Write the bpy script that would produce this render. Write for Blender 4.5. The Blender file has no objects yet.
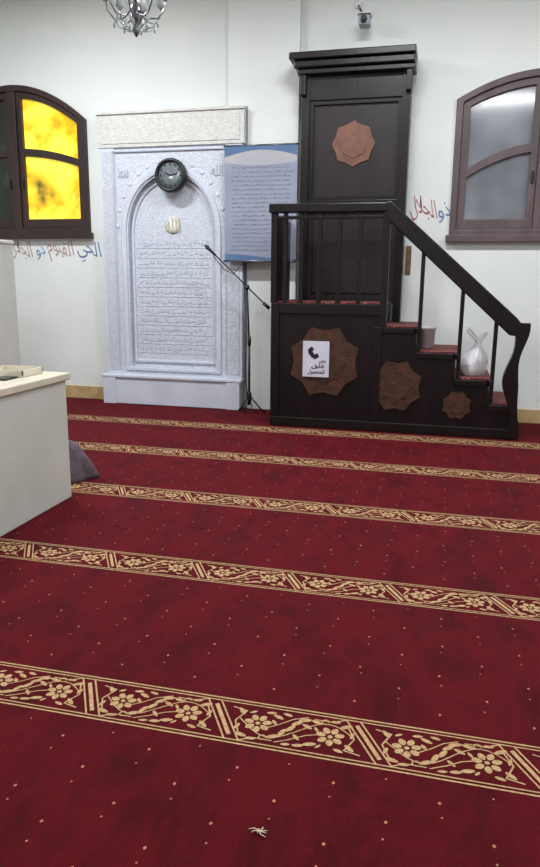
import bpy, bmesh, math, random
from mathutils import Vector, Matrix
random.seed(7)
S=bpy.context.scene
try: S.view_settings.view_transform='Standard'
except Exception: pass
COL=S.collection
YW=8.18   # inner face of the far wall
# ---------------------------------------------------------------- materials
def lin(c):
    return tuple(((x/255)/12.92 if x/255<=0.04045 else ((x/255+0.055)/1.055)**2.4) for x in c)+(1,)
def mat(name,rgb,rough=0.5,rgb2=None,scale=8,bump=0,bscale=60,spec=0.5,metal=0,emit=0,sheen=0,detail=4,lo=.35,hi=.65,coat=0,stretch=None,trans=0,alpha=1,mid=None,distort=0,sss=0):
    m=bpy.data.materials.new(name); m.use_nodes=True
    nt=m.node_tree; b=nt.nodes['Principled BSDF']
    b.inputs['Base Color'].default_value=lin(rgb)
    b.inputs['Roughness'].default_value=rough
    b.inputs['Specular IOR Level'].default_value=spec
    b.inputs['Metallic'].default_value=metal
    b.inputs['Sheen Weight'].default_value=sheen
    b.inputs['Coat Weight'].default_value=coat
    b.inputs['Transmission Weight'].default_value=trans
    b.inputs['Alpha'].default_value=alpha
    if sss:
        b.inputs['Subsurface Weight'].default_value=sss; b.inputs['Subsurface Scale'].default_value=.05
    tc=nt.nodes.new('ShaderNodeTexCoord'); mp=nt.nodes.new('ShaderNodeMapping')
    nt.links.new(tc.outputs['Object'],mp.inputs['Vector'])
    if stretch: mp.inputs['Scale'].default_value=stretch
    out=None
    if rgb2 is not None:
        n=nt.nodes.new('ShaderNodeTexNoise'); n.inputs['Scale'].default_value=scale; n.inputs['Detail'].default_value=detail; n.inputs['Distortion'].default_value=distort
        nt.links.new(mp.outputs[0],n.inputs['Vector'])
        r=nt.nodes.new('ShaderNodeValToRGB'); r.color_ramp.elements[0].position=lo; r.color_ramp.elements[1].position=hi
        r.color_ramp.elements[0].color=lin(rgb); r.color_ramp.elements[1].color=lin(rgb2)
        if mid: 
            el=r.color_ramp.elements.new((lo+hi)/2); el.color=lin(mid)
        nt.links.new(n.outputs['Fac'],r.inputs['Fac']); nt.links.new(r.outputs['Color'],b.inputs['Base Color']); out=r
    if emit:
        b.inputs['Emission Strength'].default_value=emit
        b.inputs['Emission Color'].default_value=lin(rgb)
        if out: nt.links.new(out.outputs['Color'],b.inputs['Emission Color'])
    if bump:
        n2=nt.nodes.new('ShaderNodeTexNoise'); n2.inputs['Scale'].default_value=bscale; n2.inputs['Detail'].default_value=3
        nt.links.new(mp.outputs[0],n2.inputs['Vector'])
        bp=nt.nodes.new('ShaderNodeBump'); bp.inputs['Strength'].default_value=bump; bp.inputs['Distance'].default_value=0.02
        nt.links.new(n2.outputs['Fac'],bp.inputs['Height']); nt.links.new(bp.outputs[0],b.inputs['Normal'])
    return m
M_wall=mat('wall_paint',(222,226,223),0.6,(216,221,219),1.5,0.05,30)
M_ceil=mat('ceiling_paint',(240,240,236),0.8,(234,234,230),2)
M_base=mat('baseboard_ochre',(190,166,120),0.5,(172,146,100),9)
M_wood=mat('dark_walnut',(12,8,11),0.33,(22,14,17),6,0.08,40,stretch=(1,1,.15),spec=.4)
M_wood2=mat('dark_walnut_panel',(22,16,21),0.42,(34,24,29),4,0.08,40,stretch=(1,1,.2),spec=.45)
M_star=mat('star_inlay_wood',(76,42,28),0.5,(54,29,21),9,0.3,50)
M_star2=mat('star_inlay_wood_light',(122,80,60),0.5,(100,64,50),9,0.2,50)
M_winD=mat('window_wood_dark',(36,22,22),0.45,(52,32,28),8,stretch=(1,1,.2))
M_winG=mat('window_wood_taupe',(94,80,82),0.45,(78,64,66),8,stretch=(1,1,.2))
M_glassY=mat('painted_amber_glow',(74,72,20),0.12,(250,222,70),2.6,emit=0.72,lo=.36,hi=.62,detail=4,mid=(222,174,20),distort=.15)  # yellow outdoor light and brown shadow streaks painted into a self-glowing pane
M_glassG=mat('painted_grey_reflection',(76,80,88),0.10,(144,147,154),1.3,spec=.8,lo=.3,hi=.7,detail=2)  # opaque pane; uneven room reflection imitated by the grey noise colours
M_glassGr=mat('dark_glass',(14,16,12),0.15,(40,58,30),5,lo=.5,hi=.7)
M_marble=mat('white_marble',(208,213,224),0.22,(197,203,216),3,0.03,30)
M_filig=mat('marble_filigree',(210,215,226),0.35,(188,195,209),48,0.45,70,lo=.42,hi=.58,detail=2,distort=1.5)
M_marble2=mat('marble_carved',(212,212,208),0.4,(194,194,190),34,0.4,60,lo=.42,hi=.58,distort=1.2)
M_marble3=mat('marble_vine',(202,207,216),0.4,(184,190,201),42,0.5,60,lo=.42,hi=.58,distort=1.2)
M_relief=mat('marble_relief',(172,178,192),0.4)
M_script=mat('carved_script',(184,191,206),.4)
M_reliefG=mat('relief_gold',(188,184,160),0.4)
M_black=mat('black_plastic',(18,18,20),0.4,(26,26,28),10)
M_chrome=mat('steel',(120,122,128),0.25,metal=.9)
M_paper=mat('white_paper',(206,204,218),0.6,(198,197,212),5)
M_ink=mat('ink_black',(20,18,24),0.6)
M_clockf=mat('clock_face',(118,128,132),0.25,(100,108,112),8)
M_red=mat('wall_script_red',(170,84,100),0.6); M_blue=mat('wall_script_blue',(88,116,166),0.6); M_orange=mat('wall_script_orange',(172,134,140),0.6)
M_stepc=mat('step_red_carpet',(96,10,22),0.9,(170,110,84),30,0.3,90,lo=.58,hi=.64,sheen=.1)
M_box=mat('cabinet_paint',(202,202,196),0.5,(194,194,187),3)
M_boxt=mat('cabinet_top',(214,207,190),0.3,(202,194,176),5)
M_cloth=mat('grey_cloth',(92,80,88),0.9,(70,60,68),14,0.3,60)
M_bag=mat('plastic_bag_film',(234,235,240),0.5,(222,224,230),9,0.35,14,spec=.4,sss=.4)
M_bucket=mat('white_plastic',(206,206,208),0.35,(196,196,198),9)
M_glass=mat('clear_crystal',(205,210,212),0.08,trans=.6,spec=.8)
M_lint=mat('lint_thread',(205,190,160),0.9)
M_plaq=mat('brown_plaque',(128,98,60),0.5,(96,70,44),20)
M_bannerA=mat('banner_slate',(148,153,172),0.4,(138,143,164),2)
M_bannerB=mat('banner_blue',(78,104,144),0.35,(90,118,156),4)
M_bannerC=mat('banner_pale',(180,178,178),0.4,(166,167,174),4)
M_bannerI=mat('banner_ink',(108,112,132),0.6)
M_tube=mat('fluorescent_tube',(245,250,255),0.4,emit=6)
M_fix=mat('lamp_housing',(225,225,225),0.4)
M_cam=mat('camera_housing',(150,156,168),.4)
M_gold=mat('carpet_gold_yarn',(190,158,112),0.9,(160,126,82),70,0.3,220,sheen=.1)
M_dot=mat('carpet_dot_yarn',(186,120,90),0.9,(160,90,70),40)
def carpet_mat():
    m=bpy.data.materials.new('crimson_carpet'); m.use_nodes=True; nt=m.node_tree; b=nt.nodes['Principled BSDF']
    tc=nt.nodes.new('ShaderNodeTexCoord'); mp=nt.nodes.new('ShaderNodeMapping'); nt.links.new(tc.outputs['Object'],mp.inputs['Vector']); mp.inputs['Scale'].default_value=(1,.55,1); mp.inputs['Rotation'].default_value=(0,0,.5)
    def noise(s,d,v): 
        n=nt.nodes.new('ShaderNodeTexNoise'); n.inputs['Scale'].default_value=s; n.inputs['Detail'].default_value=d
        nt.links.new(v,n.inputs['Vector']); return n
    a=noise(5.0,8,mp.outputs[0]); a.inputs['Roughness'].default_value=.7; a.inputs['Distortion'].default_value=.5; c=noise(420,2,tc.outputs['Object'])
    r=nt.nodes.new('ShaderNodeValToRGB'); r.color_ramp.elements[0].position=.34; r.color_ramp.elements[1].position=.56
    r.color_ramp.elements[0].color=lin((60,3,10)); r.color_ramp.elements[1].color=lin((84,6,18))
    nt.links.new(a.outputs['Fac'],r.inputs['Fac'])
    r2=nt.nodes.new('ShaderNodeValToRGB'); r2.color_ramp.elements[0].position=.3; r2.color_ramp.elements[1].position=.7
    r2.color_ramp.elements[0].color=(.5,.5,.5,1); r2.color_ramp.elements[1].color=(1.35,1.35,1.35,1)
    nt.links.new(c.outputs['Fac'],r2.inputs['Fac'])
    mx=nt.nodes.new('ShaderNodeMix'); mx.data_type='RGBA'; mx.blend_type='MULTIPLY'; mx.inputs[0].default_value=1
    nt.links.new(r.outputs['Color'],mx.inputs[6]); nt.links.new(r2.outputs['Color'],mx.inputs[7])
    nt.links.new(mx.outputs[2],b.inputs['Base Color'])
    b.inputs['Roughness'].default_value=.9; b.inputs['Specular IOR Level'].default_value=.12
    b.inputs['Sheen Weight'].default_value=.08; b.inputs['Sheen Tint'].default_value=lin((220,80,100))
    bp=nt.nodes.new('ShaderNodeBump'); bp.inputs['Strength'].default_value=.5; bp.inputs['Distance'].default_value=.004
    nt.links.new(c.outputs['Fac'],bp.inputs['Height']); nt.links.new(bp.outputs[0],b.inputs['Normal'])
    return m
M_carpet=carpet_mat()
# ---------------------------------------------------------------- builders
def empty(name,loc=(0,0,0)):
    e=bpy.data.objects.new(name,None); COL.objects.link(e); return e
def obj(name,verts,faces,m,parent=None,smooth=False,bevel=0):
    me=bpy.data.meshes.new(name); me.from_pydata([tuple(v) for v in verts],[],faces)
    bm=bmesh.new(); bm.from_mesh(me); bmesh.ops.recalc_face_normals(bm,faces=bm.faces); bm.to_mesh(me); bm.free()
    me.materials.append(m)
    if smooth:
        for p in me.polygons: p.use_smooth=True
    o=bpy.data.objects.new(name,me); COL.objects.link(o)
    if parent: o.parent=parent
    if bevel:
        bv=o.modifiers.new('bevel','BEVEL'); bv.width=bevel; bv.segments=2; bv.limit_method='ANGLE'
    return o
def box(name,x0,x1,y0,y1,z0,z1,m,parent=None,bevel=0.004):
    v=[(x0,y0,z0),(x1,y0,z0),(x1,y1,z0),(x0,y1,z0),(x0,y0,z1),(x1,y0,z1),(x1,y1,z1),(x0,y1,z1)]
    f=[(0,1,2,3),(4,5,6,7),(0,1,5,4),(1,2,6,5),(2,3,7,6),(3,0,4,7)]
    return obj(name,v,f,m,parent,bevel=bevel)
def prism(name,pts,y0,y1,m,parent=None,bevel=0):
    n=len(pts); v=[(p[0],y0,p[1]) for p in pts]+[(p[0],y1,p[1]) for p in pts]
    f=[tuple(range(n)),tuple(range(2*n-1,n-1,-1))]+[(i,(i+1)%n,n+(i+1)%n,n+i) for i in range(n)]
    return obj(name,v,f,m,parent,bevel=bevel)
def ring(name,A,B,y0,y1,m,parent=None,bevel=0):
    n=len(A); v=[(p[0],y0,p[1]) for p in A]+[(p[0],y0,p[1]) for p in B]+[(p[0],y1,p[1]) for p in A]+[(p[0],y1,p[1]) for p in B]
    f=[]
    for i in range(n):
        j=(i+1)%n
        f+=[(i,j,n+j,n+i),(2*n+i,2*n+j,3*n+j,3*n+i),(i,j,2*n+j,2*n+i),(n+i,n+j,3*n+j,3*n+i)]
    return obj(name,v,f,m,parent,bevel=bevel)
def tube(name,pts,r,m,parent=None,n=10,rads=None):
    P=[Vector(p) for p in pts]; V=[];F=[]
    up=Vector((0,0,1))
    for i,p in enumerate(P):
        t=(P[min(i+1,len(P)-1)]-P[max(i-1,0)]).normalized()
        a=t.cross(Vector((0.13,1,0.07))) if abs(t.z)>.9 else t.cross(up)
        a.normalize(); b=t.cross(a).normalized(); rr=rads[i] if rads else r
        for k in range(n):
            an=2*math.pi*k/n; V.append(p+a*math.cos(an)*rr+b*math.sin(an)*rr)
    for i in range(len(P)-1):
        for k in range(n): F.append((i*n+k,i*n+(k+1)%n,(i+1)*n+(k+1)%n,(i+1)*n+k))
    F.append(tuple(range(n))); F.append(tuple((len(P)-1)*n+k for k in range(n)))
    return obj(name,V,F,m,parent,smooth=True)
def lathe(name,prof,c,m,parent=None,n=24,axis='z'):
    V=[];F=[]
    for (r,h) in prof:
        for k in range(n):
            a=2*math.pi*k/n
            if axis=='z': V.append((c[0]+r*math.cos(a),c[1]+r*math.sin(a),c[2]+h))
            else: V.append((c[0]+r*math.cos(a),c[1]+h,c[2]+r*math.sin(a)))
    for i in range(len(prof)-1):
        for k in range(n): F.append((i*n+k,i*n+(k+1)%n,(i+1)*n+(k+1)%n,(i+1)*n+k))
    F.append(tuple(range(n))); F.append(tuple((len(prof)-1)*n+k for k in range(n)))
    return obj(name,V,F,m,parent,smooth=True)
AF={'ا':(0xFE8D,0xFE8E),'ب':0xFE8F,'ت':0xFE95,'ة':(0xFE93,0xFE94),'ج':0xFE9D,'ح':0xFEA1,'خ':0xFEA5,'د':(0xFEA9,0xFEAA),'ذ':(0xFEAB,0xFEAC),
'ر':(0xFEAD,0xFEAE),'س':0xFEB1,'ع':0xFEC9,'غ':0xFECD,'ظ':0xFEC5,'ق':0xFED5,'ك':0xFED9,'ل':0xFEDD,'م':0xFEE1,'ن':0xFEE5,'ه':0xFEE9,'و':(0xFEED,0xFEEE),'ي':0xFEF1,'ﻻ':(0xFEFB,0xFEFC)}
def shape(t):
    t=t.replace('لا','ﻻ')
    out=[]
    for i,ch in enumerate(t):
        if ch not in AF: out.append(ch); continue
        a=AF[ch]; prev=i>0 and t[i-1] in AF and not isinstance(AF[t[i-1]],tuple)
        nxt=i<len(t)-1 and t[i+1] in AF
        if isinstance(a,tuple): out.append(chr(a[1] if prev else a[0]))
        else: out.append(chr(a+(3 if prev and nxt else 2 if nxt else 1 if prev else 0)))
    return ''.join(reversed(out))
def text(name,t,x0,x1,z0,z1,y,m,parent=None,ext=0.002,arabic=True,off=.006,wob=0):
    cu=bpy.data.curves.new(name,'FONT'); cu.body=shape(t) if arabic else t; cu.extrude=ext; cu.offset=off
    o=bpy.data.objects.new(name,cu); COL.objects.link(o)
    bpy.context.view_layer.update()
    dg=bpy.context.evaluated_depsgraph_get(); me=bpy.data.meshes.new_from_object(o.evaluated_get(dg))
    bpy.data.objects.remove(o)
    if not me.vertices: return None
    xs=[v.co.x for v in me.vertices]; ys=[v.co.y for v in me.vertices]
    sx=(x1-x0)/(max(xs)-min(xs)); sy=(z1-z0)/(max(ys)-min(ys)); a,b=min(xs),min(ys)
    for v in me.vertices:
        X=(v.co.x-a)*sx; Z=(v.co.y-b)*sy
        if wob: X,Z=X-Z*.22*wob+.010*wob*math.sin(Z*30), Z+.03*wob*math.sin(X*16)
        v.co=Vector((x0+X, y-v.co.z, z0+Z))
    me.materials.clear(); me.materials.append(m)
    o=bpy.data.objects.new(name,me); COL.objects.link(o)
    if parent: o.parent=parent
    return o
# ---------------------------------------------------------------- room shell
XL,XR,YB,ZC=-6.8,4.2,-3.2,4.9
def halftop(x0,x1,zs,zp):
    c=(x0+x1)/2; h=(x1-x0)/2
    return lambda x: zs+(zp-zs)*(1-((x-c)/h)**2)
def loop(xa,xb,z0,f,n=20):
    return [(xa,z0),(xb,z0)]+[(xb+(xa-xb)*i/n, f(xb+(xa-xb)*i/n)) for i in range(n+1)]
WL=dict(x0=-6.35,x1=-4.35,z0=2.07,zs=3.40,zp=3.83)
WR=dict(x0=-0.04,x1=1.78,z0=2.02,zs=3.42,zp=3.68)
floor=box('floor',XL-.2,XR+.2,YB-.2,YW+.2,-.2,-.014,M_base,bevel=0)
wb=box('wall_back',XL-.2,XR+.2,YW,YW+.22,-.014,ZC,M_wall,bevel=0)
def cut(wall,W):
    f=halftop(W['x0'],W['x1'],W['zs'],W['zp'])
    c=prism('tmp',loop(W['x0'],W['x1'],W['z0'],f),YW-.1,YW+.4,M_wall)
    md=wall.modifiers.new('b','BOOLEAN'); md.object=c; md.operation='DIFFERENCE'; md.solver='EXACT'
    bpy.context.view_layer.update()
    me=bpy.data.meshes.new_from_object(wall.evaluated_get(bpy.context.evaluated_depsgraph_get()))
    wall.modifiers.clear(); wall.data=me; bpy.data.objects.remove(c)
cut(wb,WL); cut(wb,WR)
box('wall_left',XL-.2,XL,YB,YW,-.014,ZC,M_wall,bevel=0)
box('wall_right',XR,XR+.2,YB,YW,-.014,ZC,M_wall,bevel=0)
box('wall_front',XL-.2,XR+.2,YB-.2,YB,-.014,ZC,M_wall,bevel=0)
box('ceiling',XL-.2,XR+.2,YB-.2,YW+.22,ZC,ZC+.15,M_ceil,bevel=0)
prism('wall_pier',[(-2.315,0),(-1.73,0),(-1.73,ZC),(-2.54,ZC),(-2.54,3.44),(-2.315,3.44)],8.10,YW,M_wall)
box('baseboard_back',XL,-4.18,YW-.02,YW,0,.165,M_base); box('baseboard_back_right',.80,XR,YW-.02,YW,0,.155,M_base)
box('baseboard_left',XL,XL+.02,YB,YW,0,.165,M_base); box('baseboard_right',XR-.02,XR,YB,YW,0,.155,M_base)
# ---------------------------------------------------------------- windows
def window(name,W,m,glass,barf,glassLeft,y0=8.15,st=.075):
    e=empty(name); x0,x1,z0=W['x0'],W['x1'],W['z0']; c=(x0+x1)/2; f=halftop(x0,x1,W['zs'],W['zp'])
    fi=lambda x:f(x)-.07
    ring('frame',loop(x0-.0,x1+.0,z0,f,40),loop(x0+.07,x1-.07,z0+.08,fi,40),y0,YW+.12,m,e,bevel=.006)
    box('mullion',c-.05,c+.05,y0+.005,YW+.11,z0+.08,f(c)-.07,m,e)
    for k,(a,b,g) in enumerate(((x0+.07,c-.05,glassLeft),(c+.05,x1-.07,glass))):
        A=loop(a,b,z0+.08,fi); fj=lambda x:f(x)-.145
        B=loop(a+st,b-st,z0+.19,fj)
        ring('sash_%d'%k,A,B,y0+.03,YW+.09,m,e,bevel=.006)
        prism('pane_%d'%k,loop(a+.05,b-.05,z0+.17,lambda x:f(x)-.13),YW+.04,YW+.05,g,e)
        n=16; P=[(a+.06+(b-a-.12)*i/n) for i in range(n+1)]
        bar=[(x,barf(x)-.045) for x in P]+[(x,barf(x)+.045) for x in reversed(P)]
        prism('curved_bar_%d'%k,bar,y0+.035,YW+.085,m,e,bevel=.004)
        hx=c+(.09 if k else -.09); box('catch_%d'%k,hx-.012,hx+.012,y0+.005,y0+.03,z0+.55,z0+.67,M_black,e)
    box('sill',x0-.03,x1+.03,8.10,8.178,z0-.05,z0+.02,m,e)
    return e
window('window_1',WL,M_winD,M_glassY,lambda x:3.06-.14*((x+5.35)/.85)**2,M_glassGr,st=.07)
window('window_2',WR,M_winG,M_glassG,lambda x:2.93-.24*((x-.87)/.75)**2,M_glassG)
# ---------------------------------------------------------------- carpet
def carpet():
    V=[];F=[];MI=[]
    x0_,x1_,y0_,y1_=XL+.022,XR-.022,YB+.002,YW-.022
    def add(pts,mi):
        s=len(V); z=-.0022+random.random()*.0012
        V.extend((p[0],p[1],z) for p in pts); F.append(tuple(range(s,s+len(pts)))); MI.append(mi)
    zt=-.003; zb=-.013
    V.extend([(x0_,y0_,zt),(x1_,y0_,zt),(x1_,y1_,zt),(x0_,y1_,zt),(x0_,y0_,zb),(x1_,y0_,zb),(x1_,y1_,zb),(x0_,y1_,zb)])
    F.extend([(0,1,2,3),(7,6,5,4),(0,4,5,1),(1,5,6,2),(2,6,7,3),(3,7,4,0)]); MI.extend([0]*6)
    def leaf(cx,cy,a,b,ang,n=10):
        c,s=math.cos(ang),math.sin(ang); P=[]
        for i in range(n):
            t=2*math.pi*i/n; x=a*math.cos(t); y=b*math.sin(t)*(0.6+.4*abs(math.sin(t)))
            P.append((cx+x*c-y*s,cy+x*s+y*c))
        add(P,1)
    def line(pts,w):
        for i in range(len(pts)-1):
            a,b=Vector(pts[i]),Vector(pts[i+1]); d=(b-a); L=d.length
            if L<1e-6: continue
            d/=L; n=Vector((-d.y,d.x))*w/2; a2=a-d*w*.2; b2=b+d*w*.2
            add([a2-n,b2-n,b2+n,a2+n],1)
    Tt=.524
    def flower(x,y,s):
        for k in range(7):
            a=k*2*math.pi/7+.3; leaf(x+.031*s*math.cos(a),y+.031*s*math.sin(a),.0165*s,.0120*s,a)
        leaf(x,y,.0095,.0095,0,8)
    for k in range(-1,8):
        yc=6.995-1.2155*k
        if yc<YB+.2 or yc>YW-.3: continue
        for v,w in ((.122,.0075),(.106,.006)):
            for sg in (1,-1):
                add([(x0_,yc+sg*v-w/2),(x1_,yc+sg*v-w/2),(x1_,yc+sg*v+w/2),(x0_,yc+sg*v+w/2)],1)
        nx=int((XR-XL)/Tt)+2
        for i in range(nx):
            u=-6.46+i*Tt
            if u+Tt>x1_ or u-.13<x0_: continue
            for o in (-.026,.026):
                line([(u-.062+o,yc+.103),(u+.062+o,yc-.103)],.0065)
            line([(u-.046,yc+.078),(u+.046,yc-.078)],.015)
            line([(u-.130,yc+.078),(u-.088,yc+.103)],.006); line([(u+.130,yc-.078),(u+.088,yc-.103)],.006)
            line([(u-.130,yc+.078),(u-.20,yc+.078)],.005); line([(u+.130,yc-.078),(u+.20,yc-.078)],.005)
            line([(u-.075,yc-.065),(u-.048,yc-.0),(u-.075,yc+.06)],.006); line([(u+.075,yc+.065),(u+.048,yc+.0),(u+.075,yc-.06)],.006)
            line([(u-.075,yc-.065),(u-.02,yc-.078)],.006); line([(u+.075,yc+.065),(u+.02,yc+.078)],.006)
            flower(u+.131,yc+.004,1.08); flower(u+.393,yc-.004,1.08)
            st=[(u+.06+.40*t/20,yc+.062*math.sin(t/20*2*math.pi+math.pi*.9)) for t in range(21)]
            line(st,.0048)
            line([(u+.17,yc-.01),(u+.21,yc+.02),(u+.25,yc+.058),(u+.30,yc+.082)],.0048)
            line([(u+.21,yc-.082),(u+.26,yc-.055),(u+.31,yc-.02),(u+.35,yc-.005)],.0048)
            for (dx,dy,a,L) in ((.058,.060,2.2,.024),(.198,-.055,.5,.027),(.225,-.026,1.2,.026),(.250,.004,1.0,.026),(.268,.040,.7,.026),(.292,.064,.3,.026),(.305,.030,-.5,.023),
                                (.335,.064,-.3,.024),(.195,.058,2.7,.024),(.225,.080,2.9,.020),(.085,-.070,2.9,.026),(.125,-.084,3.2,.020),(.44,.062,.5,.026),(.40,.080,.1,.020),(.465,-.050,-.7,.024),(.43,-.072,-.3,.020),
                                (.33,-.062,.3,.026),(.292,-.078,.2,.022),(.25,-.084,.2,.018),(.165,.076,.2,.020),(.062,-.028,1.3,.019),(.467,.018,1.4,.019),(.278,-.038,-.8,.020),(.188,.022,-.9,.018),(.34,.022,2.2,.016),(.10,.066,.6,.016),(.36,-.066,.9,.014)):
                leaf(u+dx,yc+dy,L*.95,L*.38,a)
            for (cx,cy,r) in ((.165,-.068,.013),(.365,.072,.013)):
                line([(u+cx+r*math.cos(t*.8),yc+cy+r*math.sin(t*.8)) for t in range(7)],.0048)
        for j in range(7):
            yy=yc-.235-.125*j
            if yy<y0_+.02: continue
            nd=int((XR-XL)/.32)-1
            for i in range(nd):
                x=XL+.15+i*.32+(.16 if j%2 else 0)
                x+=random.uniform(-.01,.01); y=yy+random.uniform(-.01,.01)
                add([(x-.006,y),(x,y-.0075),(x+.006,y),(x,y+.0075)],2)
                x2=x+.16; 
                if random.random()<.9: add([(x2-.004,y+.06),(x2,y+.055),(x2+.004,y+.06),(x2,y+.065)],2)
    me=bpy.data.meshes.new('prayer_carpet'); me.from_pydata(V,[],F)
    for m in (M_carpet,M_gold,M_dot): me.materials.append(m)
    for p,i in zip(me.polygons,MI): p.material_index=i
    me.update()
    bm=bmesh.new(); bm.from_mesh(me)
    for fc in bm.faces:
        if fc.normal.z<-.5 and fc.calc_center_median().z>-.0125: fc.normal_flip()
    bm.to_mesh(me); bm.free()
    o=bpy.data.objects.new('prayer_carpet',me); COL.objects.link(o)
carpet()
# ---------------------------------------------------------------- mihrab
def mihrab():
    e=empty('marble_mihrab'); yf=8.02; yb=YW-.002
    def archloop(hw,zs,zp,z0,c=-3.24,n=24):
        P=[(c-hw,z0),(c+hw,z0)]
        for i in range(n+1):
            t=math.pi*i/n; x=math.cos(t); z=math.sin(t)
            P.append((c+hw*x,zs+(zp-zs)*(z**.92)))
        return P
    def rectloop(x0,x1,z0,z1,n=24):
        P=[(x0,z0),(x1,z0)]; cx=(x0+x1)/2
        for i in range(n+1):
            t=math.pi*i/n; x=math.cos(t); z=math.sin(t); k=1/max(abs(x),abs(z)); 
            X=max(-1,min(1,x*k)); Z=max(0,min(1,z*k))
            P.append((cx+(x1-x0)/2*X, 2.05+(z1-2.05)*Z))
        return P
    N=(-3.93,-2.55)
    box('border_left',-4.12,N[0],yf,yb,.37,3.04,M_marble,e); box('border_right',N[1],-2.35,yf,yb,.37,3.04,M_marble,e)
    box('vine_left',-4.085,-3.965,yf-.006,yf+.01,.42,3.0,M_marble3,e,bevel=0); box('vine_right',-2.515,-2.385,yf-.006,yf+.01,.42,3.0,M_marble3,e,bevel=0)
    ring('spandrel',rectloop(N[0],N[1],.37,3.04),archloop(.55,2.05,2.74,.47),yf+.015,yb,M_filig,e)
    ring('arch_moulding',archloop(.625,2.05,2.83,.42),archloop(.57,2.05,2.76,.46),yf-.004,yf+.05,M_marble,e,bevel=.008)
    ring('arch_moulding_inner',archloop(.53,2.05,2.71,.52),archloop(.50,2.05,2.67,.55),yf+.07,yf+.12,M_marble,e,bevel=.005)
    prism('niche_back',archloop(.56,2.05,2.75,.40),yf+.09,yb-.001,M_filig,e)
    for (a,b) in (((-3.95,.42),(-3.938,3.0)),((-2.55,.42),(-2.538,3.0))):
        box('fillet',a[0],b[0],yf-.006,yf+.005,a[1],b[1],M_relief,e,bevel=0)
    box('fillet_top',-3.95,-2.538,yf-.006,yf+.02,2.988,3.0,M_relief,e,bevel=0)
    zz=.66; r=random.Random(3); V=[];F=[]; yn=yf+.086
    while zz<1.95:
        x=-3.68
        while x<-2.82:
            w=r.uniform(.02,.06); h=r.uniform(.015,.05); z=zz+r.uniform(0,.03)
            s=len(V)
            V.extend([(x,yn,z),(x+w,yn,z+r.uniform(-.01,.015)),(x+w,yn,z+h*.5),(x+w*.4,yn,z+h),(x,yn,z+h*.4)]); F.append((s,s+1,s+2,s+3,s+4)); x+=w+r.uniform(.01,.03)
        zz+=.115
    obj('inscription',V,F,M_script,e)
    for i in range(12): box('course',-3.72,-2.76,yn,yn+.006,.64+i*.115-.004,.64+i*.115,M_script,e,bevel=0)
    lathe('medallion',[(.10,0),(.10,-.01),(.08,-.016),(.0,-.016)],(-3.24,yn+.005,2.17),M_marble2,e,axis='y')
    text('medallion_script','الله',-3.33,-3.15,2.08,2.25,yn-.013,M_reliefG,e)
    for i in range(15):
        t=math.pi*(i+.5)/15; x=-3.24+.68*math.cos(t); z=2.05+.84*math.sin(t)**.92
        if z>2.95 or x<-3.92 or x>-2.56: continue
        lathe('rosette',[(.024,0),(.020,-.006),(.008,-.003),(0,-.007)],(x,yf+.014,z),M_marble,e,n=10,axis='y')
    box('header',-4.13,-2.33,yf-.01,yb,3.04,3.42,M_marble2,e)
    box('header_panel',-4.08,-2.38,yf-.018,yf,3.08,3.36,M_marble2,e,bevel=.004)
    box('header_cap',-4.14,-2.325,yf-.03,yb,3.40,3.43,M_marble2,e)
    text('spandrel_script_left','محمد',-3.90,-3.76,2.70,2.82,yf+.012,M_relief,e)
    text('spandrel_script_right','الله',-2.73,-2.59,2.70,2.82,yf+.012,M_relief,e)
    box('plinth',-4.15,-2.36,7.95,yb,0,.33,M_marble,e,bevel=.01); box('plinth_cap',-4.17,-2.34,7.93,yb,.33,.37,M_marble,e,bevel=.01)
    box('plinth_block_left',-4.15,-3.98,7.935,7.96,.0,.33,M_marble,e); box('plinth_block_right',-2.53,-2.36,7.935,7.96,0,.33,M_marble,e)
mihrab()
e=empty('wall_clock'); c=(-3.20,7.96,2.71)
lathe('rim',[(.165,0.045),(.190,0.045),(.190,-.01),(.18,-.03),(.155,-.03),(.148,-.012),(.148,.0)],c,M_black,e,axis='y',n=40)
lathe('face',[(.15,.01),(.15,-.005),(0,-.005)],c,M_clockf,e,axis='y',n=40)
for k in range(12):
    a=k*math.pi/6; p=(c[0]+.122*math.sin(a),c[1]-.008,c[2]+.122*math.cos(a))
    box('tick',p[0]-.006,p[0]+.006,p[1]-.002,p[1]+.002,p[2]-.012,p[2]+.012,M_ink,e,bevel=0)
tube('hour_hand',[(c[0],c[1]-.012,c[2]),(c[0]-.06,c[1]-.012,c[2]+.03)],.005,M_ink,e); tube('minute_hand',[(c[0],c[1]-.012,c[2]),(c[0]+.09,c[1]-.012,c[2]+.02)],.004,M_ink,e)
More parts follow.
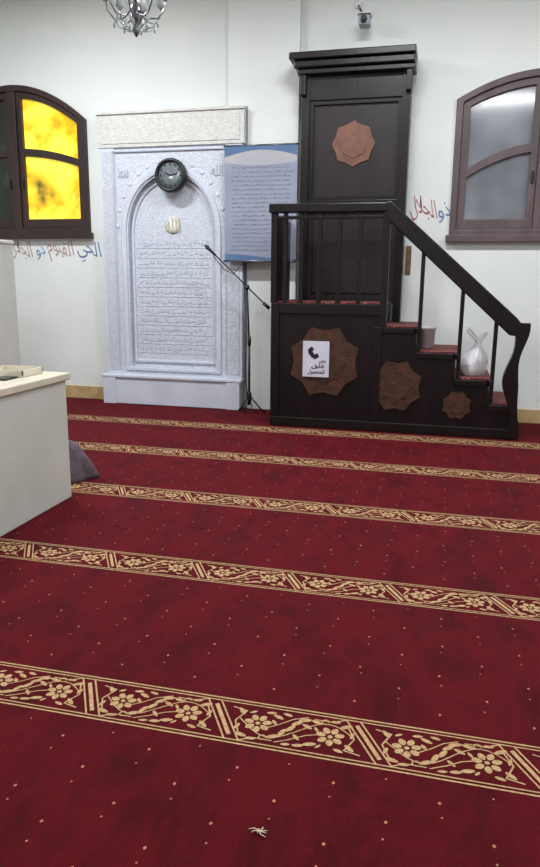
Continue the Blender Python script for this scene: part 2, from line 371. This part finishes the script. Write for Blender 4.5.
# ---------------------------------------------------------------- banner
e=empty('hanging_banner'); bx0,bx1,bz0,bz1=-2.54,-1.70,1.75,3.00; by=7.94
box('sheet',bx0,bx1,by,by+.006,bz0,bz1,M_bannerA,e,bevel=0)
def band(name,f0,f1,m,y):
    n=24; X=[bx0+.003+(bx1-bx0-.006)*i/n for i in range(n+1)]
    prism(name,[(x,f0((x-bx0)/(bx1-bx0))) for x in X]+[(x,f1((x-bx0)/(bx1-bx0))) for x in reversed(X)],y,by,m,e)
band('header_pale',lambda t:2.82-.03*math.sin(t*3.14),lambda t:2.99,M_bannerC,by-.001)
band('header_blue',lambda t:2.88+.07*math.sin(t*3.1),lambda t:2.992,M_bannerB,by-.002)
band('footer_blue',lambda t:1.755,lambda t:1.80+.03*math.cos(t*3.1),M_bannerB,by-.002)
r=random.Random(5); V=[];F=[]
zz=2.76
while zz>1.86:
    x=bx0+.07+r.uniform(0,.03)
    while x<bx1-.09:
        w=r.uniform(.015,.05); h=r.uniform(.008,.022); s=len(V); z=zz+r.uniform(-.004,.004)
        V.extend([(x,by-.002,z),(x+w,by-.002,z),(x+w,by-.002,z+h),(x+w*.5,by-.002,z+h*.4),(x,by-.002,z+h*.7)]); F.append((s,s+1,s+2,s+3,s+4)); x+=w+r.uniform(.008,.02)
    zz-=.047
obj('printed_lines',V,F,M_bannerI,e)
tube('top_rod',[(bx0-.01,by+.003,bz1),(bx1+.01,by+.003,bz1)],.010,M_chrome,e); tube('bottom_rod',[(bx0-.01,by+.003,bz0),(bx1+.01,by+.003,bz0)],.012,M_chrome,e)
tube('hook_left',[(bx0+.25,by+.003,bz1),(bx0+.25,8.10,bz1+.01)],.005,M_chrome,e); tube('hook_right',[(bx1-.07,by+.003,bz1),(bx1-.07,8.10,bz1+.01)],.005,M_chrome,e)
# ---------------------------------------------------------------- minbar
def star(name,cx,cz,R,y0,y1,m,parent,rot=0,ratio=.78,n=8):
    P=[]
    for i in range(2*n):
        a=math.pi*i/n+rot; r=R if i%2==0 else R*ratio; P.append((cx+r*math.cos(a),cz+r*math.sin(a)))
    return prism(name,P,y0,y1,m,parent)
def minbar():
    e=empty('wooden_minbar'); y0,y1=7.21,8.095
    prof=[(-1.79,0),(.73,0),(.73,.34),(.45,.34),(.45,.585),(.11,.585),(.11,.84),(-.29,.84),(-.29,1.085),(-.63,1.085),(-.63,1.31),(-1.79,1.31)]
    prism('body',prof,y0+.02,y1,M_wood,e)
    def strip(n,a,b,c,d): box(n,a,b,y0,y0+.03,c,d,M_wood,e,bevel=.006)
    strip('bottom_rail',-1.80,.74,0,.10); strip('stile_left',-1.80,-1.71,.10,1.31); strip('stile_mid',-.72,-.63,.10,1.085)
    strip('top_rail',-1.71,-.63,1.20,1.31)
    for (a,b,z) in ((-.63,-.29,1.085),(-.29,.11,.84),(.11,.45,.585),(.45,.73,.34)):
        strip('string',a,b+.03 if b<.7 else b,z-.06,z); 
    for x,z0_,z1_ in ((-.29,.84,1.085),(.11,.585,.84),(.45,.34,.585),(-.63,1.085,1.31)): strip('riser_edge',x-.03,x+.0,z0_,z1_)
    for (a,b,z) in ((-1.76,-.62,1.31),(-.63,-.27,1.085),(-.29,.13,.84),(.11,.47,.585),(.45,.735,.34)):
        box('tread_carpet',a,b,y0+.03,y1-.01,z,z+.015,M_stepc,e,bevel=.004)
    for (cx,cz,R) in ((-1.22,.71,.385),(-.47,.49,.275),(.15,.32,.15)):
        star('star_inlay',cx,cz,R,y0+.004,y0+.03,M_star,e,ratio=.84,rot=math.pi/8)
        star('star_ring',cx,cz,R*.62,y0-.002,y0+.01,M_star,e,ratio=.8)
    def post(n,x,zb,zt,w=.022,y=y0+.035): box(n,x-w,x+w,y-w,y+w,zb,zt,M_wood,e,bevel=.005)
    post('corner_post',-1.775,1.31,2.24,.032); post('stair_post',-.63,1.085,2.24,.036)
    for x in (-1.66,-1.49,-1.30,-1.10,-.89): post('baluster',x,1.31,2.24)
    def rail(x): return 2.25-(x+.63)*(2.25-1.13)/(.68+.63)
    for x,zb in ((-.26,.84),(.14,.585),(.475,.34)): post('stair_baluster',x,zb-.0,rail(x)-.02,.02)
    box('platform_rail',-1.83,-.60,y0-.015,y0+.085,2.21,2.30,M_wood,e,bevel=.012)
    box('platform_subrail',-1.80,-.62,y0+.01,y0+.06,2.15,2.18,M_wood,e)
    prism('stair_rail',[(-.66,2.30),(-.60,2.31),(.66,1.21),(.735,1.12),(.70,1.03),(.60,1.04),(-.62,2.13)],y0-.02,y0+.09,M_wood,e,bevel=.012)
    L=[];R_=[]
    for i in range(33):
        t=i/32; z=1.16-t*1.14; cx=.68+.042*math.sin(t*2*math.pi*1.25+.9)*(1-.4*t); w=.056+.018*math.cos(t*12)
        L.append((cx-w,z)); R_.append((cx+w,z))
    prism('scroll_newel',L+list(reversed(R_)),y0-.025,y0+.085,M_wood,e)
    box('side_guard',-1.80,-1.76,y0+.06,7.93,1.31,2.18,M_wood,e)
    tx0,tx1,ty=-1.655,-.505,7.90
    box('tower_back',tx0+.06,tx1-.06,ty+.06,y1,1.31,3.68,M_wood2,e)
    box('tower_stile_left',tx0,tx0+.085,ty,y1,1.31,3.70,M_wood,e); box('tower_stile_right',tx1-.085,tx1,ty,y1,1.085,3.70,M_wood,e)
    box('tower_head',tx0+.08,tx1-.08,ty+.01,y1,3.42,3.70,M_wood,e); box('tower_mid_rail',tx0+.08,tx1-.08,ty+.01,y1,2.28,2.40,M_wood,e)
    ring('tower_panel_frame',[(tx0+.085,2.40),(tx1-.085,2.40),(tx1-.085,3.42),(tx0+.085,3.42)],[(tx0+.125,2.44),(tx1-.125,2.44),(tx1-.125,3.38),(tx0+.125,3.38)],ty+.03,ty+.07,M_wood,e)
    star('tower_star',-1.09,2.98,.235,ty+.045,ty+.07,M_star2,e,ratio=.88,rot=0); star('tower_star_core',-1.09,2.98,.15,ty+.038,ty+.06,M_star2,e,ratio=.88)
    box('tower_panel_low',tx0+.14,tx1-.14,ty+.045,ty+.07,1.40,2.22,M_wood2,e,bevel=.01)
    for x in (tx0-.01,tx1-.05): box('bracket',x,x+.06,ty-.06,ty+.0,3.46,3.70,M_wood,e,bevel=.01)
    box('cornice_low',tx0-.04,tx1+.04,ty-.08,y1,3.66,3.715,M_wood,e,bevel=.01)
    box('cornice_mid',tx0-.07,tx1+.035,ty-.12,y1,3.715,3.79,M_wood,e,bevel=.015)
    box('cornice_top',tx0-.115,tx1+.04,ty-.16,y1,3.79,3.86,M_wood,e,bevel=.01)
minbar()
e=empty('paper_notice')
box('sheet',-1.445,-1.165,7.196,7.199,.55,.925,M_paper,e,bevel=0)
prism('handset_icon',[(-1.39,.84),(-1.35,.87),(-1.325,.84),(-1.345,.82),(-1.32,.785),(-1.29,.80),(-1.27,.765),(-1.31,.74),(-1.35,.755),(-1.385,.80)],7.193,7.196,M_ink,e)
text('notice_line_1','يرجي',-1.27,-1.20,.69,.73,7.194,M_ink,e,ext=.001)
text('notice_line_2','غلق',-1.35,-1.21,.635,.69,7.194,M_ink,e,ext=.001)
text('notice_line_3','المحمول',-1.39,-1.21,.575,.63,7.194,M_ink,e,ext=.001)
# ---------------------------------------------------------------- bag and tub on the steps
def bag():
    bm=bmesh.new(); bmesh.ops.create_uvsphere(bm,u_segments=64,v_segments=40,radius=1)
    for v in bm.verts:
        z=v.co.z; a=math.atan2(v.co.y,v.co.x); 
        k=1.0 if z<0 else max(.20,1-.82*z**1.6)
        f=1+.06*math.sin(a*6+z*3)*(.3+max(0,z))+.04*math.sin(a*13+z*2)*(.3+max(0,z))+.07*math.sin(a*3+1)
        rr=math.sqrt(v.co.x**2+v.co.y**2)+1e-6; q=(rr**.55)/rr if z<0 else (rr**.8)/rr
        v.co.x=v.co.x*q*.14*k*f+.05*max(0,z); v.co.y=v.co.y*q*.13*k*f
        v.co.z=max(-.118,z*.15) if z<0 else z*.24+.012*math.sin(a*4)
    me=bpy.data.meshes.new('pouch'); bm.to_mesh(me); bm.free(); me.materials.append(M_bag)
    for p in me.polygons: p.use_smooth=True
    e=empty('plastic_bag'); o=bpy.data.objects.new('pouch',me); COL.objects.link(o); o.location=(.285,7.50,.60+.12); o.parent=e
    # gathered mouth and two flat, crumpled carrier handles
    def handle(n,P,W):
        V=[];F=[]
        for i,(x,z) in enumerate(P):
            w=W[i]
            for j in range(5):
                t=j/4-.5; V.append((x+t*w,7.50+.018*math.sin(j*2.1+i),z+.012*math.sin(j*1.9+i*1.3)))
        for i in range(len(P)-1):
            for j in range(4): F.append((i*5+j,i*5+j+1,(i+1)*5+j+1,(i+1)*5+j))
        o=obj(n,V,F,M_bag,e,smooth=True); s=o.modifiers.new('solid','SOLIDIFY'); s.thickness=.006
        sb=o.modifiers.new('sub','SUBSURF'); sb.levels=1; sb.render_levels=2
    handle('handle_left',[(.33,.92),(.31,.97),(.27,1.01),(.235,1.06),(.225,1.09)],[.05,.05,.075,.07,.03])
    handle('handle_right',[(.34,.92),(.35,.97),(.385,1.01),(.40,1.05)],[.05,.05,.07,.04])
bag()
lathe('plastic_tub',[(.055,0),(.075,.01),(.085,.2),(.095,.205),(.095,.225),(.08,.228),(0,.228)],(-.19,7.55,.856),M_bucket,n=24)
# ---------------------------------------------------------------- mic stand
e=empty('microphone_stand'); mx,my=-2.20,7.80
tube('pole_lower',[(mx,my,.10),(mx,my,.85)],.014,M_black,e); tube('pole_upper',[(mx,my,.8),(mx-.03,my,1.47)],.010,M_black,e)
lathe('clutch',[(.02,-.05),(.022,0),(.02,.05)],(mx,my,.85),M_black,e)
for a in (0.3,2.4,4.5):
    tube('leg',[(mx,my,.22),(mx+.13*math.cos(a),my+.05*math.sin(a)-.0,.07),(mx+.2*math.cos(a),my+.07*math.sin(a),.012)],.009,M_black,e)
lathe('hub',[(.02,-.06),(.028,-.03),(.028,.06),(.016,.08)],(mx,my,.18),M_black,e)
tube('boom',[(-2.62,my-.02,1.83),(-1.99,my-.02,1.25)],.008,M_black,e); lathe('boom_joint',[(.0,-.03),(.026,-.03),(.026,.02),(0,.02)],(mx-.03,my,1.46),M_black,e,axis='y')
tube('counterweight',[(-2.03,my-.02,1.285),(-1.96,my-.02,1.225)],.02,M_black,e)
tube('microphone',[(-2.60,my-.02,1.81),(-2.66,my-.02,1.865),(-2.70,my-.02,1.90),(-2.72,my-.02,1.92)],.02,M_black,e,rads=[.013,.017,.026,.012])
cp=[(-2.62,my-.03,1.80),(-2.5,my-.04,1.66),(-2.38,my-.04,1.60),(-2.27,my-.04,1.72),(-2.25,my-.03,1.60),(-2.25,my-.03,1.35),(-2.22,my-.03,1.0),(-2.24,my-.03,.5),(-2.21,my-.03,.2),(-2.12,my-.04,.02)]
tube('cable',cp,.005,M_black,e,n=6)
# ---------------------------------------------------------------- wall scripts
e=empty('wall_calligraphy')
text('word_1','ذو',-.15,-.02,2.17,2.36,8.178,M_blue,e,off=.0,wob=1); text('word_2','الجلال',-.45,-.165,2.19,2.44,8.178,M_red,e,off=-.002,wob=1)
e=empty('wall_calligraphy')
text('word_1','الحي',-4.52,-4.20,1.72,2.01,8.178,M_blue,e,off=-.004,wob=1); text('word_2','القيوم',-4.94,-4.58,1.74,2.02,8.178,M_orange,e,off=-.004,wob=1)
text('word_3','ذو',-5.12,-5.0,1.76,1.94,8.178,M_blue,e,off=-.004,wob=1); text('word_4','الجلال',-5.50,-5.18,1.76,2.02,8.178,M_orange,e,off=-.004,wob=1)
box('wall_plaque',-.49,-.43,8.165,8.18,1.62,1.93,M_plaq)
# ---------------------------------------------------------------- foreground cabinet
e=empty('low_cabinet')
box('body',-4.3,-2.55,2.6,4.33,0,.85,M_box,e,bevel=.006); box('top',-4.33,-2.53,2.57,4.36,.85,.90,M_boxt,e,bevel=.008)
e=empty('storage_tray'); 
box('base',-2.98,-2.68,4.02,4.26,.90,.912,M_boxt,e); 
for a in ((-2.98,-2.97,4.02,4.26),(-2.69,-2.68,4.02,4.26),(-2.98,-2.68,4.02,4.03),(-2.98,-2.68,4.25,4.26)): box('side',*a,.91,.945,M_boxt,e,bevel=.002)
box('mobile_phone',-2.80,-2.70,3.86,4.0,.90,.912,M_black,bevel=.004)
e=empty('white_cupboard'); box('carcass',-5.14,-4.51,6.25,6.75,0,1.88,M_box,e,bevel=.01); box('cap',-5.16,-4.50,6.22,6.76,1.88,1.92,M_box,e,bevel=.01)
box('door_leaf',-5.12,-4.53,6.235,6.25,.08,1.84,M_box,e)
def cloth():
    V=[];F=[];n=40;m=12
    for i in range(m+1):
        t=i/m
        for k in range(n):
            a=2*math.pi*k/n; r=(1-t)**.62*(1+.10*math.sin(a*5+t*3)+.05*math.sin(a*9+2*t))+.02
            V.append((-2.86+.23*r*math.cos(a)+.02*t,4.80+.21*r*math.sin(a),.30*t**.9+.03*math.sin(a*3)*t*(1-t)+.001))
    for i in range(m):
        for k in range(n): F.append((i*n+k,i*n+(k+1)%n,(i+1)*n+(k+1)%n,(i+1)*n+k))
    F.append(tuple(range(n))); F.append(tuple(m*n+k for k in range(n)))
    obj('folded_grey_cloth',V,F,M_cloth,smooth=True)
cloth()
def lint(cx,cy):
    e=empty('lint_thread')
    for k in range(8):
        a=k*.8+.3; L=.7+.3*math.sin(k*2.3); tube('fibre',[(cx,cy,.004),(cx+.02*L*math.cos(a),cy+.014*L*math.sin(a),.006),(cx+.036*L*math.cos(a+.3),cy+.02*L*math.sin(a+.3),.002)],.0016,M_lint,e,n=5)
lint(-.43,1.65)
# ---------------------------------------------------------------- chandelier
def chandelier():
    e=empty('crystal_chandelier'); cx,cy=-2.47,5.5
    tube('rod',[(cx,cy,ZC-.002),(cx,cy,3.55)],.010,M_chrome,e)
    lathe('canopy',[(.0,0),(.07,-.0),(.06,-.04),(.02,-.06)],(cx,cy,ZC-.002),M_chrome,e)
    lathe('hub',[(.015,.12),(.04,.08),(.055,.03),(.04,-.02),(.02,-.05),(.03,-.08),(.018,-.11),(.004,-.13)],(cx,cy,3.50),M_chrome,e)
    for k in range(8):
        a=k*math.pi/4+.2; c,s=math.cos(a),math.sin(a)
        P=[(cx+c*r,cy+s*r,z) for r,z in ((.03,3.56),(.10,3.50),(.17,3.50),(.22,3.56),(.23,3.62))]
        tube('arm',P,.006,M_chrome,e,n=8)
        lathe('cup',[(.012,0),(.035,.02),(.04,.06),(.036,.10)],(cx+c*.23,cy+s*.23,3.62),M_glass,e,n=12)
        lathe('drop',[(.001,-.06),(.012,-.04),(.010,-.02),(.002,0)],(cx+c*.17,cy+s*.17,3.49),M_glass,e,n=8)
        lathe('drop',[(.001,-.06),(.012,-.04),(.010,-.02),(.002,0)],(cx+c*.09,cy+s*.09,3.48),M_glass,e,n=8)
        tube('bead_string',[(cx+c*.20,cy+s*.20,3.54),(cx+c*.13,cy+s*.13,3.44),(cx+c*.05,cy+s*.05,3.42)],.005,M_glass,e,n=6)
chandelier()
e=empty('security_camera'); sx=-1.02
tube('bracket',[(sx-.10,8.17,4.40),(sx-.06,8.08,4.32),(sx,8.02,4.20)],.012,M_chrome,e)
lathe('mount',[(.04,0.0),(.04,-.02),(.02,-.03)],(sx-.10,8.178,4.40),M_fix,e,axis='y')
box('housing',sx-.06,sx+.06,7.90,8.05,4.12,4.22,M_cam,e,bevel=.02); lathe('lens',[(.035,0),(.035,-.02),(.02,-.02),(0,-.01)],(sx,7.905,4.17),M_black,e,axis='y')
box('sunshade',sx-.07,sx+.07,7.87,8.06,4.22,4.23,M_fix,e)
# ---------------------------------------------------------------- lights
def light(x,y,p,col=(0.95,.975,1.0)):
    e=empty('fluorescent_fixture'); box('housing',x-.65,x+.65,y-.06,y+.06,ZC-.062,ZC-.002,M_fix,e); tube('tube_lamp',[(x-.6,y,ZC-.09),(x+.6,y,ZC-.09)],.018,M_tube,e)
    for xx in (x-.6,x+.58): box('holder',xx,xx+.02,y-.02,y+.02,ZC-.11,ZC-.06,M_fix,e)
    l=bpy.data.lights.new('ceiling_light','AREA'); l.shape='RECTANGLE'; l.size=1.3; l.size_y=.25; l.energy=p; l.color=col
    o=bpy.data.objects.new('ceiling_light',l); COL.objects.link(o); o.location=(x,y,ZC-.13)
for (x,y,p) in ((-4.2,5.6,168),(-.6,5.6,118),(2.4,5.6,96),(-3.0,2.2,84),(.8,2.2,76),(-1,-1,60)): light(x,y,p)
w=bpy.data.worlds.new('World'); S.world=w; w.use_nodes=True; w.node_tree.nodes['Background'].inputs[0].default_value=(.8,.85,1,1); w.node_tree.nodes['Background'].inputs[1].default_value=.3
# ---------------------------------------------------------------- camera
r=Vector((0.96977,0.24382,0.01045)); fw=Vector((-0.23587,0.94743,-0.21618)).normalized(); r=(r-fw*r.dot(fw)).normalized(); u=r.cross(fw)
cd=bpy.data.cameras.new('camera'); co=bpy.data.objects.new('camera',cd); COL.objects.link(co)
mt=Matrix((( r.x,u.x,-fw.x,0),(r.y,u.y,-fw.y,0),(r.z,u.z,-fw.z,1.55),(0,0,0,1))); co.matrix_world=mt
cd.sensor_fit='VERTICAL'; cd.sensor_height=24; cd.lens=24*696.7/867; cd.clip_start=.05
S.camera=co
